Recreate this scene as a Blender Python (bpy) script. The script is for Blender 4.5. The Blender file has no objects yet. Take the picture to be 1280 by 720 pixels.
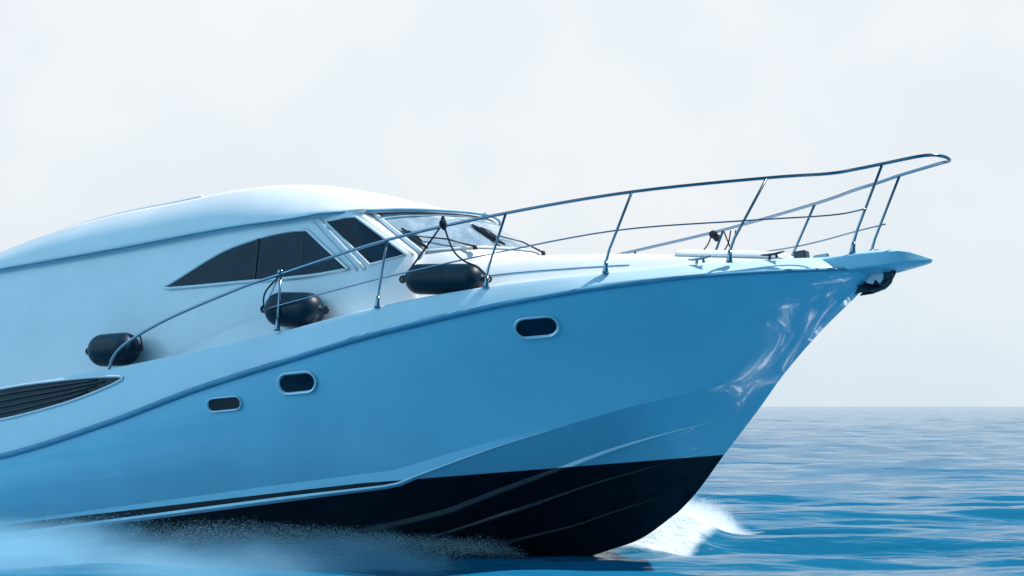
import bpy, math, random
import numpy as np
from mathutils import Vector, Matrix
R = math.radians
random.seed(4); rng = np.random.default_rng(7)
sc = bpy.context.scene; C = sc.collection

# ------------------------------------------------------------------ camera
cam_d = bpy.data.cameras.new('camera'); cam = bpy.data.objects.new('camera', cam_d); C.objects.link(cam)
cam_d.sensor_width = 36; cam_d.lens = 50.625; cam_d.clip_end = 20000; cam_d.clip_start = .05
cam.location = (0, 0, 1.5); cam.rotation_euler = (R(90) + math.atan(148 / 1800), 0, 0)
sc.camera = cam
# ------------------------------------------------------------------ world, sun, exposure
SUN_EL, SUN_AZ = 56, 86          # azimuth measured from +Y towards +X
w = bpy.data.worlds.new('World'); sc.world = w; w.use_nodes = True
nt = w.node_tree; nt.nodes.clear()
def N(nt, t, **k):
    n = nt.nodes.new(t)
    for a, v in k.items():
        if a.startswith('i_'): n.inputs[a[2:].replace('_', ' ')].default_value = v
        else: setattr(n, a, v)
    return n
L = lambda nt, a, b: nt.links.new(a, b)
def ramp(nt, stops, interp='LINEAR'):
    n = nt.nodes.new('ShaderNodeValToRGB'); n.color_ramp.interpolation = interp
    e = n.color_ramp.elements
    while len(e) < len(stops): e.new(.5)
    for q, (p, c) in zip(e, stops):
        q.position = p; q.color = (*c, 1) if hasattr(c, '__len__') else (c, c, c, 1)
    return n
sky = N(nt, 'ShaderNodeTexSky', sky_type='NISHITA', sun_disc=False, sun_elevation=R(SUN_EL), sun_rotation=R(SUN_AZ),
        air_density=1.4, dust_density=.6, ozone_density=3)
tint = N(nt, 'ShaderNodeMix', data_type='RGBA', blend_type='MULTIPLY'); tint.inputs[0].default_value = 1
L(nt, sky.outputs[0], tint.inputs[6]); tint.inputs[7].default_value = (.22, .92, 1.15, 1)
bg1 = N(nt, 'ShaderNodeBackground', i_Strength=.049); L(nt, tint.outputs[2], bg1.inputs[0])
# bright white overcast bank that stands in the sky beyond the boat
tc = N(nt, 'ShaderNodeTexCoord'); nrm = N(nt, 'ShaderNodeVectorMath', operation='NORMALIZE'); L(nt, tc.outputs['Generated'], nrm.inputs[0])
dot = N(nt, 'ShaderNodeVectorMath', operation='DOT_PRODUCT'); L(nt, nrm.outputs[0], dot.inputs[0]); dot.inputs[1].default_value = (.12, .985, .12)
nz = N(nt, 'ShaderNodeTexNoise', i_Scale=1.6, i_Detail=4.0); L(nt, nrm.outputs[0], nz.inputs['Vector'])
ad = N(nt, 'ShaderNodeMath', operation='MULTIPLY_ADD'); L(nt, nz.outputs['Fac'], ad.inputs[0]); ad.inputs[1].default_value = .16; L(nt, dot.outputs['Value'], ad.inputs[2])
mr = N(nt, 'ShaderNodeMapRange', interpolation_type='SMOOTHSTEP'); L(nt, ad.outputs[0], mr.inputs[0]); mr.inputs[1].default_value = .74; mr.inputs[2].default_value = .99
sepw = N(nt, 'ShaderNodeSeparateXYZ'); L(nt, nrm.outputs[0], sepw.inputs[0])
cr = ramp(nt, [(0, (.64, .72, .78)), (.06, (.71, .765, .805)), (.35, (.79, .815, .84)), (1, (.71, .77, .83))])
L(nt, sepw.outputs[2], cr.inputs[0])
nz2 = N(nt, 'ShaderNodeTexNoise', i_Scale=5.0, i_Detail=3.0); L(nt, nrm.outputs[0], nz2.inputs['Vector'])
cr2 = ramp(nt, [(.35, (.92, .965, .99)), (.62, (1.04, 1.025, 1.015))]); L(nt, nz2.outputs['Fac'], cr2.inputs[0])
mm = N(nt, 'ShaderNodeMix', data_type='RGBA', blend_type='MULTIPLY'); mm.inputs[0].default_value = 1
L(nt, cr.outputs[0], mm.inputs[6]); L(nt, cr2.outputs[0], mm.inputs[7])
bg2 = N(nt, 'ShaderNodeBackground', i_Strength=1.0); L(nt, mm.outputs[2], bg2.inputs[0])
dot2 = N(nt, 'ShaderNodeVectorMath', operation='DOT_PRODUCT'); L(nt, nrm.outputs[0], dot2.inputs[0]); dot2.inputs[1].default_value = (-.93, -.30, .20)
mr2 = N(nt, 'ShaderNodeMapRange', interpolation_type='SMOOTHSTEP'); L(nt, dot2.outputs['Value'], mr2.inputs[0]); mr2.inputs[1].default_value = .35; mr2.inputs[2].default_value = 1.0; mr2.inputs[4].default_value = 1.0
bgw = N(nt, 'ShaderNodeBackground', i_Strength=1.9); bgw.inputs[0].default_value = (.34, .64, .88, 1)  # unseen glow added to the left-hand sky to brighten the aft topsides
mxw = N(nt, 'ShaderNodeMixShader'); L(nt, mr2.outputs[0], mxw.inputs[0]); L(nt, bg1.outputs[0], mxw.inputs[1]); L(nt, bgw.outputs[0], mxw.inputs[2])
mx = N(nt, 'ShaderNodeMixShader'); L(nt, mr.outputs[0], mx.inputs[0]); L(nt, mxw.outputs[0], mx.inputs[1]); L(nt, bg2.outputs[0], mx.inputs[2])
wo = N(nt, 'ShaderNodeOutputWorld'); L(nt, mx.outputs[0], wo.inputs[0])
sd = bpy.data.lights.new('sun', 'SUN'); sun = bpy.data.objects.new('sun', sd); C.objects.link(sun)
sd.energy = 5; sd.angle = R(.53); sd.color = (1, .97, .92)
dirv = Vector((math.sin(R(SUN_AZ)) * math.cos(R(SUN_EL)), math.cos(R(SUN_AZ)) * math.cos(R(SUN_EL)), math.sin(R(SUN_EL))))
sun.rotation_euler = dirv.to_track_quat('Z', 'Y').to_euler()
vs = sc.view_settings; vs.view_transform = 'Standard'; vs.look = 'None'; vs.exposure = .18; vs.gamma = 1
sc.render.engine = 'CYCLES'; sc.cycles.volume_bounces = 8; sc.cycles.max_bounces = 12

# ------------------------------------------------------------------ materials
def mat(name, col, rough=.4, metal=0, spec=.5, coat=0, coat_rough=.05):
    m = bpy.data.materials.new(name); m.use_nodes = True
    b = m.node_tree.nodes['Principled BSDF']
    b.inputs['Base Color'].default_value = (*col, 1); b.inputs['Roughness'].default_value = rough
    b.inputs['Metallic'].default_value = metal; b.inputs['Specular IOR Level'].default_value = spec
    b.inputs['Coat Weight'].default_value = coat; b.inputs['Coat Roughness'].default_value = coat_rough
    return m, m.node_tree, b
def add_bump(nt, b, scale, strength, dist=.01, stretch=(1, 1, 1), detail=3.0):
    t = N(nt, 'ShaderNodeTexCoord'); mp = N(nt, 'ShaderNodeMapping'); mp.inputs['Scale'].default_value = stretch
    L(nt, t.outputs['Object'], mp.inputs[0])
    n = N(nt, 'ShaderNodeTexNoise', i_Scale=scale, i_Detail=detail); L(nt, mp.outputs[0], n.inputs['Vector'])
    bu = N(nt, 'ShaderNodeBump', i_Strength=strength, i_Distance=dist); L(nt, n.outputs['Fac'], bu.inputs['Height'])
    L(nt, bu.outputs[0], b.inputs['Normal']); return n
def vary(nt, b, col, scale, amt=.06, stretch=(1, 1, 1)):
    t = N(nt, 'ShaderNodeTexCoord'); mp = N(nt, 'ShaderNodeMapping'); mp.inputs['Scale'].default_value = stretch
    L(nt, t.outputs['Object'], mp.inputs[0])
    n = N(nt, 'ShaderNodeTexNoise', i_Scale=scale, i_Detail=5.0); L(nt, mp.outputs[0], n.inputs['Vector'])
    r = ramp(nt, [(.3, tuple(c * (1 - amt) for c in col)), (.7, tuple(min(1, c * (1 + amt)) for c in col))])
    L(nt, n.outputs['Fac'], r.inputs[0]); L(nt, r.outputs[0], b.inputs['Base Color']); return r
WHITE = (.78, .79, .81)
m_gel, t_, b_ = mat('white_gelcoat', WHITE, .3, coat=.5); vary(t_, b_, WHITE, 2.2, .04); add_bump(t_, b_, 1.5, .05)
m_deck, t_, b_ = mat('deck_nonskid', WHITE, .55); vary(t_, b_, WHITE, 5, .04); add_bump(t_, b_, 160, .25, .003)
m_plat_shade, t_, b_ = mat('platform_gelcoat_shaded', (.34, .62, .76), .3, coat=.3); vary(t_, b_, (.34, .62, .76), 3, .05)  # white gelcoat with the shade of the platform's side put into its colour
m_gunw_shade, t_, b_ = mat('gunwale_gelcoat_shaded', (.58, .74, .82), .3, coat=.3); vary(t_, b_, (.58, .74, .82), 3, .04)  # same white gelcoat, darkened to carry the shade along the gunwale band
# hull: pale blue-white topsides, black antifouling below the waterline plane
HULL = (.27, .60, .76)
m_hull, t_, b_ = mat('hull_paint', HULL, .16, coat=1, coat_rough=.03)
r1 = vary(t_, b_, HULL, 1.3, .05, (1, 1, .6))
tcn = N(t_, 'ShaderNodeTexCoord'); sp = N(t_, 'ShaderNodeSeparateXYZ'); L(t_, tcn.outputs['Object'], sp.inputs[0])
pl = N(t_, 'ShaderNodeMath', operation='MULTIPLY_ADD'); L(t_, sp.outputs[0], pl.inputs[0]); pl.inputs[1].default_value = -.035; pl.inputs[2].default_value = -1.606
mn = N(t_, 'ShaderNodeMath', operation='MINIMUM'); L(t_, pl.outputs[0], mn.inputs[0]); mn.inputs[1].default_value = -1.45
lt = N(t_, 'ShaderNodeMath', operation='LESS_THAN'); L(t_, sp.outputs[2], lt.inputs[0]); L(t_, mn.outputs[0], lt.inputs[1])
nb = N(t_, 'ShaderNodeTexNoise', i_Scale=9.0, i_Detail=6.0); L(t_, tcn.outputs['Object'], nb.inputs['Vector'])
rb = ramp(t_, [(.35, (.003, .006, .012)), (.75, (.009, .016, .026))]); L(t_, nb.outputs['Fac'], rb.inputs[0])
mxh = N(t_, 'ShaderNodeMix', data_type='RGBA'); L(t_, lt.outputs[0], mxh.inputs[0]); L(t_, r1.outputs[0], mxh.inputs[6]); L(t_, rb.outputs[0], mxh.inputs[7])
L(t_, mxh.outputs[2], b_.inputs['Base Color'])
rr = N(t_, 'ShaderNodeMath', operation='MULTIPLY_ADD'); L(t_, lt.outputs[0], rr.inputs[0]); rr.inputs[1].default_value = .22; rr.inputs[2].default_value = .16
L(t_, rr.outputs[0], b_.inputs['Roughness'])
cw = N(t_, 'ShaderNodeMath', operation='SUBTRACT'); cw.inputs[0].default_value = 1; L(t_, lt.outputs[0], cw.inputs[1]); L(t_, cw.outputs[0], b_.inputs['Coat Weight'])
spc = N(t_, 'ShaderNodeMath', operation='MULTIPLY_ADD'); L(t_, lt.outputs[0], spc.inputs[0]); spc.inputs[1].default_value = -.28; spc.inputs[2].default_value = .5
L(t_, spc.outputs[0], b_.inputs['Specular IOR Level'])
add_bump(t_, b_, 1.2, .14, .02, (1, 1, 1), 2.0)
m_strake_lit, t_, b_ = mat('strake_lit_paint', (.78, .88, .94), .3)  # pale above the antifouling: brighter light on the facets put into the paint
tcn = N(t_, 'ShaderNodeTexCoord'); sp = N(t_, 'ShaderNodeSeparateXYZ'); L(t_, tcn.outputs['Object'], sp.inputs[0])
pl = N(t_, 'ShaderNodeMath', operation='MULTIPLY_ADD'); L(t_, sp.outputs[0], pl.inputs[0]); pl.inputs[1].default_value = -.035; pl.inputs[2].default_value = -1.606
mn = N(t_, 'ShaderNodeMath', operation='MINIMUM'); L(t_, pl.outputs[0], mn.inputs[0]); mn.inputs[1].default_value = -1.45
lt = N(t_, 'ShaderNodeMath', operation='LESS_THAN'); L(t_, sp.outputs[2], lt.inputs[0]); L(t_, mn.outputs[0], lt.inputs[1])
mxh = N(t_, 'ShaderNodeMix', data_type='RGBA'); L(t_, lt.outputs[0], mxh.inputs[0]); mxh.inputs[6].default_value = (.78, .88, .94, 1); mxh.inputs[7].default_value = (.003, .009, .015, 1)
L(t_, mxh.outputs[2], b_.inputs['Base Color'])
m_rub, t_, b_ = mat('rubbing_strake', (.09, .30, .45), .5); vary(t_, b_, (.09, .30, .45), 6, .12)
m_steel, t_, b_ = mat('polished_steel', (.22, .29, .36), .2, 1); add_bump(t_, b_, 40, .04)
m_dsteel, t_, b_ = mat('galvanised_steel', (.05, .07, .09), .5, .6); add_bump(t_, b_, 60, .3, .003)
m_gsteel, t_, b_ = mat('bright_galvanised', (.45, .5, .55), .4, .5); add_bump(t_, b_, 60, .3, .003)
m_black, t_, b_ = mat('black_rubber', (.002, .008, .014), .45); add_bump(t_, b_, 50, .2, .003)
m_fend, t_, b_ = mat('fender_vinyl', (.001, .018, .036), .42, spec=.3); vary(t_, b_, (.001, .018, .036), 8, .4); add_bump(t_, b_, 30, .15, .004)
m_rope, t_, b_ = mat('black_rope', (.010, .014, .022), .9); add_bump(t_, b_, 200, .8, .004)
m_glass, t_, b_ = mat('tinted_glass', (.0, .018, .036), .05, spec=.2)
r_ = vary(t_, b_, (.0, .018, .036), 3, .5)
m_dark, t_, b_ = mat('dark_recess', (.006, .010, .016), .6)
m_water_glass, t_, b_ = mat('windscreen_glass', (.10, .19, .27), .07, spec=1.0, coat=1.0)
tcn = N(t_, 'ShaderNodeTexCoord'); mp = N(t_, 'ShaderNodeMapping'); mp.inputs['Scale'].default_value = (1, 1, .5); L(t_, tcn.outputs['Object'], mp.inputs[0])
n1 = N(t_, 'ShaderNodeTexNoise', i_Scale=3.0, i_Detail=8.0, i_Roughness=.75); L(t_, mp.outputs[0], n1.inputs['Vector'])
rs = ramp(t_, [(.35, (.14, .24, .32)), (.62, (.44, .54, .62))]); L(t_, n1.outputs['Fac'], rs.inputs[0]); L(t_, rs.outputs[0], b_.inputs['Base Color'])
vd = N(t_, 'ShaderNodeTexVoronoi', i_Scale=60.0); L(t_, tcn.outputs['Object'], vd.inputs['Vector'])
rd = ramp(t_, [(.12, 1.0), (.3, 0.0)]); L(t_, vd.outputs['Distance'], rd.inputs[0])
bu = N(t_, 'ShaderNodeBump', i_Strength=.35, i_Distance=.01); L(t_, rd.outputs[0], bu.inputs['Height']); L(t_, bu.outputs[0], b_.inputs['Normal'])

# ------------------------------------------------------------------ helpers
def link(name, verts, faces, m, parent=None, smooth=True, sub=0):
    me = bpy.data.meshes.new(name); me.from_pydata([tuple(map(float, v)) for v in verts], [], [tuple(int(i) for i in f) for f in faces])
    me.materials.append(m); me.update()
    if smooth:
        for p in me.polygons: p.use_smooth = True
    o = bpy.data.objects.new(name, me); C.objects.link(o)
    if parent: o.parent = parent
    if sub:
        s = o.modifiers.new('sub', 'SUBSURF'); s.levels = sub; s.render_levels = sub
    return o
def auto(o, ang=35):
    """split normals at sharp edges"""
    me = o.data
    bpy_mod = o.modifiers.new('split', 'EDGE_SPLIT'); bpy_mod.split_angle = R(ang); return o
def thick(o, t, off=-1):
    s = o.modifiers.new('solid', 'SOLIDIFY'); s.thickness = t; s.offset = off; return o
def grid(P):
    """P: rows x cols x 3 -> verts, faces"""
    P = np.asarray(P, float); r, c = P.shape[:2]
    V = P.reshape(-1, 3); F = []
    for i in range(r - 1):
        for j in range(c - 1):
            F.append((i * c + j, i * c + j + 1, (i + 1) * c + j + 1, (i + 1) * c + j))
    return V, F
class MB:
    def __init__(s): s.v = []; s.f = []
    def add(s, V, F):
        o = len(s.v); s.v += [tuple(map(float, v)) for v in V]; s.f += [tuple(i + o for i in f) for f in F]; return s
    def build(s, name, m, parent=None, smooth=True): return link(name, s.v, s.f, m, parent, smooth)
def cr_spline(P, n=8):
    P = [np.array(p, float) for p in P]
    if len(P) < 3: return P
    Q = [2 * P[0] - P[1]] + P + [2 * P[-1] - P[-2]]; out = []
    for i in range(1, len(Q) - 2):
        a, b, c, d = Q[i - 1:i + 3]
        for k in range(n):
            t = k / n
            out.append(.5 * (2 * b + (c - a) * t + (2 * a - 5 * b + 4 * c - d) * t * t + (3 * b - a - 3 * c + d) * t ** 3))
    out.append(P[-1]); return out
def tube(P, r, seg=10, cap=True, flat=1.0):
    P = [np.array(p, float) for p in P]; n = len(P); V = []; F = []
    rr = r if hasattr(r, '__len__') else [r] * n
    up = np.array([0, 0, 1.]); prev = None
    for i in range(n):
        t = P[min(i + 1, n - 1)] - P[max(i - 1, 0)]; t /= np.linalg.norm(t) + 1e-12
        a = np.cross(t, up) if prev is None else np.cross(np.cross(t, prev), t) * 1.0
        if prev is None:
            if np.linalg.norm(a) < 1e-3: a = np.cross(t, [1, 0, 0])
        a /= np.linalg.norm(a) + 1e-12; prev = a; b = np.cross(t, a)
        for k in range(seg):
            q = 2 * math.pi * k / seg
            V.append(P[i] + rr[i] * (math.cos(q) * a + flat * math.sin(q) * b))
    for i in range(n - 1):
        for k in range(seg):
            k2 = (k + 1) % seg
            F.append((i * seg + k, i * seg + k2, (i + 1) * seg + k2, (i + 1) * seg + k))
    if cap: F.append(tuple(range(seg))[::-1]); F.append(tuple((n - 1) * seg + k for k in range(seg)))
    return V, F
def box(c, s, rot=None, bev=0):
    c = np.array(c, float); V = []
    for sx in (-1, 1):
        for sy in (-1, 1):
            for sz in (-1, 1): V.append(np.array([sx * s[0] / 2, sy * s[1] / 2, sz * s[2] / 2]))
    if rot is not None: V = [np.array(rot @ Vector(v)) for v in V]
    return [v + c for v in V], [(0, 1, 3, 2), (4, 6, 7, 5), (0, 4, 5, 1), (2, 3, 7, 6), (0, 2, 6, 4), (1, 5, 7, 3)]
def bevel(o, w=.01, s=2):
    b = o.modifiers.new('bevel', 'BEVEL'); b.width = w; b.segments = s; b.limit_method = 'ANGLE'; return o
def ball(c, r, sx=1, sy=1, sz=1, nu=12, nv=8):
    V = []; F = []
    for i in range(nv + 1):
        th = math.pi * i / nv
        for j in range(nu):
            ph = 2 * math.pi * j / nu
            V.append((c[0] + r * sx * math.sin(th) * math.cos(ph), c[1] + r * sy * math.sin(th) * math.sin(ph), c[2] + r * sz * math.cos(th)))
    for i in range(nv):
        for j in range(nu):
            F.append((i * nu + j, (i + 1) * nu + j, (i + 1) * nu + (j + 1) % nu, i * nu + (j + 1) % nu))
    return V, F
def lathe(axis0, axis1, prof, seg=24):
    """prof: (t along axis 0..len, radius)"""
    a = np.array(axis0, float); d = np.array(axis1, float) - a; Ln = np.linalg.norm(d); d /= Ln
    u = np.cross(d, [0, 0, 1.]); u /= np.linalg.norm(u); v = np.cross(d, u); V = []; F = []
    for t, r in prof:
        for k in range(seg):
            q = 2 * math.pi * k / seg; V.append(a + d * t + r * (math.cos(q) * u + math.sin(q) * v))
    n = len(prof)
    for i in range(n - 1):
        for k in range(seg):
            k2 = (k + 1) % seg; F.append((i * seg + k, (i + 1) * seg + k, (i + 1) * seg + k2, i * seg + k2))
    F.append(tuple(range(seg))); F.append(tuple((n - 1) * seg + k for k in range(seg))[::-1])
    return V, F
def pch(tab):
    """smooth 1-D interpolation through a table of (x, value)"""
    tab = sorted(tab); X = np.array([p[0] for p in tab]); Yv = np.array([p[1] for p in tab], float)
    h = np.diff(X); dl = np.diff(Yv) / h; m = np.zeros_like(Yv)
    for i in range(1, len(X) - 1):
        if dl[i - 1] * dl[i] > 0:
            w1, w2 = 2 * h[i] + h[i - 1], h[i] + 2 * h[i - 1]; m[i] = (w1 + w2) / (w1 / dl[i - 1] + w2 / dl[i])
    m[0] = dl[0]; m[-1] = dl[-1]
    def f(x):
        x = np.clip(np.asarray(x, float), X[0], X[-1]); i = np.clip(np.searchsorted(X, x) - 1, 0, len(X) - 2)
        t = (x - X[i]) / h[i]
        return ((1 + 2 * t) * (1 - t) ** 2 * Yv[i] + t * (1 - t) ** 2 * h[i] * m[i] + t * t * (3 - 2 * t) * Yv[i + 1] + t * t * (t - 1) * h[i] * m[i + 1])
    return f

# ------------------------------------------------------------------ the yacht's frame: x forward, y port, z up
yacht = bpy.data.objects.new('motor_yacht', None); C.objects.link(yacht)
yacht['label'] = 'white motor yacht with black bottom planing with its bow lifted out of the water'
yacht['category'] = 'yacht'
yacht.location = (3.02, 13.3, 2.75)
BM = Matrix.Rotation(R(-27), 4, 'Z') @ Matrix.Rotation(R(-7), 4, 'Y')
yacht.rotation_euler = BM.to_euler()
BW = np.array(BM.to_3x3()); BO = np.array([3.02, 13.3, 2.75])
toworld = lambda p: BW @ np.array(p, float) + BO

XT = -11.6
B = pch([(.36, 0), (.32, .17), (.2, .33), (-.05, .56), (-.5, .88), (-1, 1.13), (-2, 1.49), (-3, 1.71), (-4, 1.84), (-5, 1.92), (-6, 1.97), (-8, 2.0), (-11.6, 1.94)])
Zr = pch([(.36, -.06), (0, -.035), (-.54, -.005), (-1.2, .02), (-1.8, .02), (-2.6, -.005), (-3.3, -.05), (-4, -.11), (-4.95, -.23), (-6, -.37), (-7.1, -.56), (-8.6, -.74), (-11.6, -.85)])
Zc = pch([(.36, .06), (0, .10), (-.68, .14), (-1.2, .16), (-1.8, .17), (-2.8, .195), (-3.4, .19), (-3.9, .17), (-4.5, .125), (-5, .08), (-6.4, .02), (-7.5, 0), (-8.6, 0), (-11.6, 0)])
Bc = pch([(-.66, 0), (-1, .25), (-1.4, .55), (-1.8, .80), (-2.4, 1.05), (-3.1, 1.27), (-4, 1.45), (-5, 1.58), (-6, 1.66), (-8, 1.72), (-11.6, 1.72)])
Zch = pch([(-.66, -.90), (-.91, -.915), (-1.39, -.965), (-1.79, -1.02), (-2.4, -1.13), (-3.1, -1.265), (-3.84, -1.44), (-4.15, -1.51), (-4.9, -1.52), (-8, -1.56), (-11.6, -1.6)])
# stem profile: x as a function of z
stem = pch([(-2.42, -2.95), (-2.36, -2.62), (-2.29, -2.31), (-2.13, -1.97), (-1.92, -1.68), (-1.56, -1.32), (-1.14, -.89), (-.9, -.66), (-.52, -.22), (-.21, .2), (-.10, .33), (-.06, .36)])
g = np.linspace(0, 1, 74) ** 1.35
def row(yf, zf, x0, z0):
    xs = x0 + (XT - x0) * g; return np.array([(x, yf(x), zf(x)) for x in xs])
def chA_y(x): return Bc(x) + .005 * min(1, max(0, (-1.1 - x) / 2))
def chA_z(x): return Zch(x) + .15 * min(1, max(0, (-2.3 - x) / 1.9))
def side(v):
    """row of the topsides, v=0 at the rubbing strake, 1 at the chine"""
    z0 = -.06 + v * (-.90 + .06); x0 = float(stem(z0)); xs = x0 + (XT - x0) * g; out = []
    for k, x in enumerate(xs):
        # blend each longitudinal from its stem point into the section curve
        s = min(1, (x0 - x) / 1.6)
        xr = .36 + (XT - .36) * g[k]; xc = -.66 + (XT + .66) * g[k]
        a = np.array([xr, float(B(xr)), float(Zr(xr))]); c_ = np.array([xc, float(chA_y(xc)), float(chA_z(xc))])
        q = a + (c_ - a) * v
        q[0] = x
        fl = -.14 * math.sin(math.pi * v) * math.exp(-((x + 1.2) / 1.5) ** 2) * min(1, (x0 - x) / .8)
        bul = .07 * math.sin(math.pi * v) * min(1, max(0, (-3 - x) / 3))
        q[1] = max(0, q[1] + fl + bul); 
        if k == 0: q[1] = 0; q[2] = z0
        out.append(q)
    return np.array(out)
VS = list(np.linspace(0, 1, 17))
SR = [side(v) for v in VS]
def stem_row(yf, zf, x0, z0):
    xs = x0 + (XT - x0) * g; o = np.array([(x, float(yf(x)), float(zf(x))) for x in xs]); o[0] = (x0, 0, z0); return o
chB = stem_row(Bc, Zch, float(stem(-.90)), -.90)
s1y = pch([(-.95, 0), (-1.35, .22), (-1.67, .40), (-2.13, .60), (-2.69, .79), (-3.31, .95), (-3.9, 1.06), (-5, 1.14), (-11.6, 1.17)])
s1z = pch([(-.95, -1.2), (-1.35, -1.25), (-1.67, -1.30), (-2.13, -1.39), (-2.69, -1.54), (-3.31, -1.70), (-3.9, -1.84), (-5, -1.93), (-11.6, -1.97)])
s2y = pch([(-1.24, 0), (-1.4, .08), (-1.76, .27), (-2.46, .50), (-2.85, .60), (-3.3, .68), (-5, .78), (-11.6, .8)])
s2z = pch([(-1.24, -1.49), (-1.4, -1.51), (-1.76, -1.57), (-2.46, -1.70), (-2.85, -1.79), (-3.3, -1.89), (-5, -2.13), (-11.6, -2.15)])
s3y = pch([(-1.59, 0), (-2.15, .18), (-2.55, .26), (-2.86, .31), (-5, .42), (-11.6, .44)])
s3z = pch([(-1.59, -1.84), (-2.15, -1.93), (-2.55, -2.02), (-2.86, -2.09), (-5, -2.28), (-11.6, -2.3)])
kz = pch([(-1.86, -2.06), (-2.31, -2.29), (-2.62, -2.36), (-2.95, -2.42), (-3.6, -2.47), (-5, -2.48), (-11.6, -2.45)])
rows = [r for r in SR] + [chB]
def mid(a, b, t): return a + (b - a) * t
b1 = stem_row(s1y, s1z, float(stem(-1.2)), -1.2); b2 = stem_row(s2y, s2z, float(stem(-1.49)), -1.49); b3 = stem_row(s3y, s3z, float(stem(-1.84)), -1.84)
kk = np.array([(x, 0, float(kz(x))) for x in (-1.86 + (XT + 1.86) * g)])
def between(a, b, n):
    out = []
    for i in range(1, n):
        t = i / n; q = mid(a, b, t)
        # keep the stem end on the stem line
        z = q[0, 2]; xs = float(stem(z)); d = xs - q[0, 0]
        for k in range(len(q)): q[k, 0] += d * max(0, 1 - k / 12)
        out.append(q)
    return out
rows += between(chB, b1, 4) + [b1] + between(b1, b2, 4) + [b2] + between(b2, b3, 4) + [b3] + between(b3, kk, 3) + [kk]
full = [np.array(r) for r in rows]
port = [r * np.array([1, -1, 1]) for r in full]
stb = [r * np.array([1, -1, 1]) for r in full]          # starboard is y<0
hv, hf = grid(stb); n0 = len(hv)
pv, pf = grid([r for r in full])
V = list(hv) + list(pv); F = [tuple(f[::-1]) for f in hf] + [tuple(i + n0 for i in f) for f in pf]
nc = len(g); nr = len(full)
tr = [i * nc + nc - 1 for i in range(nr)] + [n0 + i * nc + nc - 1 for i in range(nr)][::-1]
F.append(tuple(tr))
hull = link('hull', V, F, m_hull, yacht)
we = hull.modifiers.new('weld', 'WELD'); we.merge_threshold = .002
auto(hull, 11)
hull.data.validate()

def hull_y(x, z):
    """starboard half-breadth of the topsides at (x, z)"""
    pts = []
    for r in SR:
        i = np.argsort(r[:, 0]); pts.append((np.interp(x, r[i, 0], r[i, 2]), np.interp(x, r[i, 0], r[i, 1])))
    pts.sort(); return float(np.interp(z, [p[0] for p in pts], [p[1] for p in pts]))

m_chine_lit, t2_, b2_m = mat('chine_lit_paint', (.50, .74, .86), .3); vary(t2_, b2_m, (.50, .74, .86), 3, .08)  # light caught along the chine edge is put into this pale colour
# lifting strakes on the bottom, each a narrow facet facing down and out
def strake(yf, zf, x0, x1, wd, side_, m=m_strake_lit):
    xs = np.linspace(x0, x1, 60); P = []
    for k, x in enumerate(xs):
        e = min(1, k / 14); y = float(yf(x)); z = float(zf(x))
        w_ = wd * e
        P.append([(x, side_ * (y + w_ * .66), z + w_ * .60), (x, side_ * (y + w_ * .60 + .004), z + w_ * .52), (x, side_ * (y + w_ * .55 + .004), z - .004), (x, side_ * (y + w_ * .45), z - .016 * e - .002), (x, side_ * max(0, y - .035), z - .022 * e - .002)])
    Vv, Ff = grid(P); return Vv, Ff if side_ > 0 else [f[::-1] for f in Ff]
for yf, zf, a, wd in ((s1y, s1z, -1.30, .072), (s2y, s2z, -1.42, .05), (s3y, s3z, -1.80, .04)):
    for s in (-1, 1):
        o = link('spray_rail', *strake(yf, zf, a, -9.5, wd, s), m_strake_lit, yacht); auto(o, 20)
for s in (-1, 1):
    P = []
    for k, x in enumerate(np.linspace(-2.6, -9.8, 60)):
        e = min(1, k / 22); y = float(Bc(x)); z = float(Zch(x)); P.append([(x, s * (y + .045 * e + .003), z + .032 * e), (x, s * (y + .046 * e + .006), z + .010 * e - .004), (x, s * (y + .004), z - .018 * e - .002), (x, s * (y - .03), z - .022)])
    vv, ff = grid(P); auto(link('chine_rail', vv, ff if s > 0 else [f[::-1] for f in ff], m_chine_lit, yacht), 20)

# topside band between rubbing strake and gunwale
inset = lambda x: .075 + .10 * float(np.clip((x + 2.2) / 1.4, 0, 1))
def band():
    P = []
    for x in .36 + (XT - .36) * g:
        b = float(B(x)); zr, zc = float(Zr(x)), float(Zc(x)); k = min(1, b / .5)
        pts = []; I = inset(x)
        for t in (0, .25, .5, .75, .93):
            pts.append((x, b - .012 * k - I * k * t ** 1.3, zr + (zc - zr) * t))
        pts += [(x, b - (I + .013) * k, zc - .004), (x, b - (I + .03) * k, zc), (x, b - (I + .075) * k, zc - .002), (x, b - (I + .10) * k, zc - .03)]
        P.append(pts)
    return np.array(P)
bp = band(); mb = MB()
Vv, Ff = grid(bp); mb.add(Vv, Ff); Vv, Ff = grid(bp * np.array([1, -1, 1])); mb.add(Vv, [f[::-1] for f in Ff])
gw = mb.build('gunwale', m_gunw_shade, yacht); auto(gw, 50)
# rubbing strake
mb = MB()
path = [(x, float(B(x)) + .004, float(Zr(x)) + .004) for x in XT + (.36 - XT) * (1 - (1 - np.linspace(0, 1, 90)) ** 1.6)]
whole = [(p[0], -p[1], p[2]) for p in path] + path[::-1][1:]
mb.add(*tube(whole, [float(np.interp(p[0], [-3.4, -1.2, .4], [.032, .019, .016])) for p in whole], 10)); mb.build('rubbing_strake', m_rub, yacht)

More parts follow.
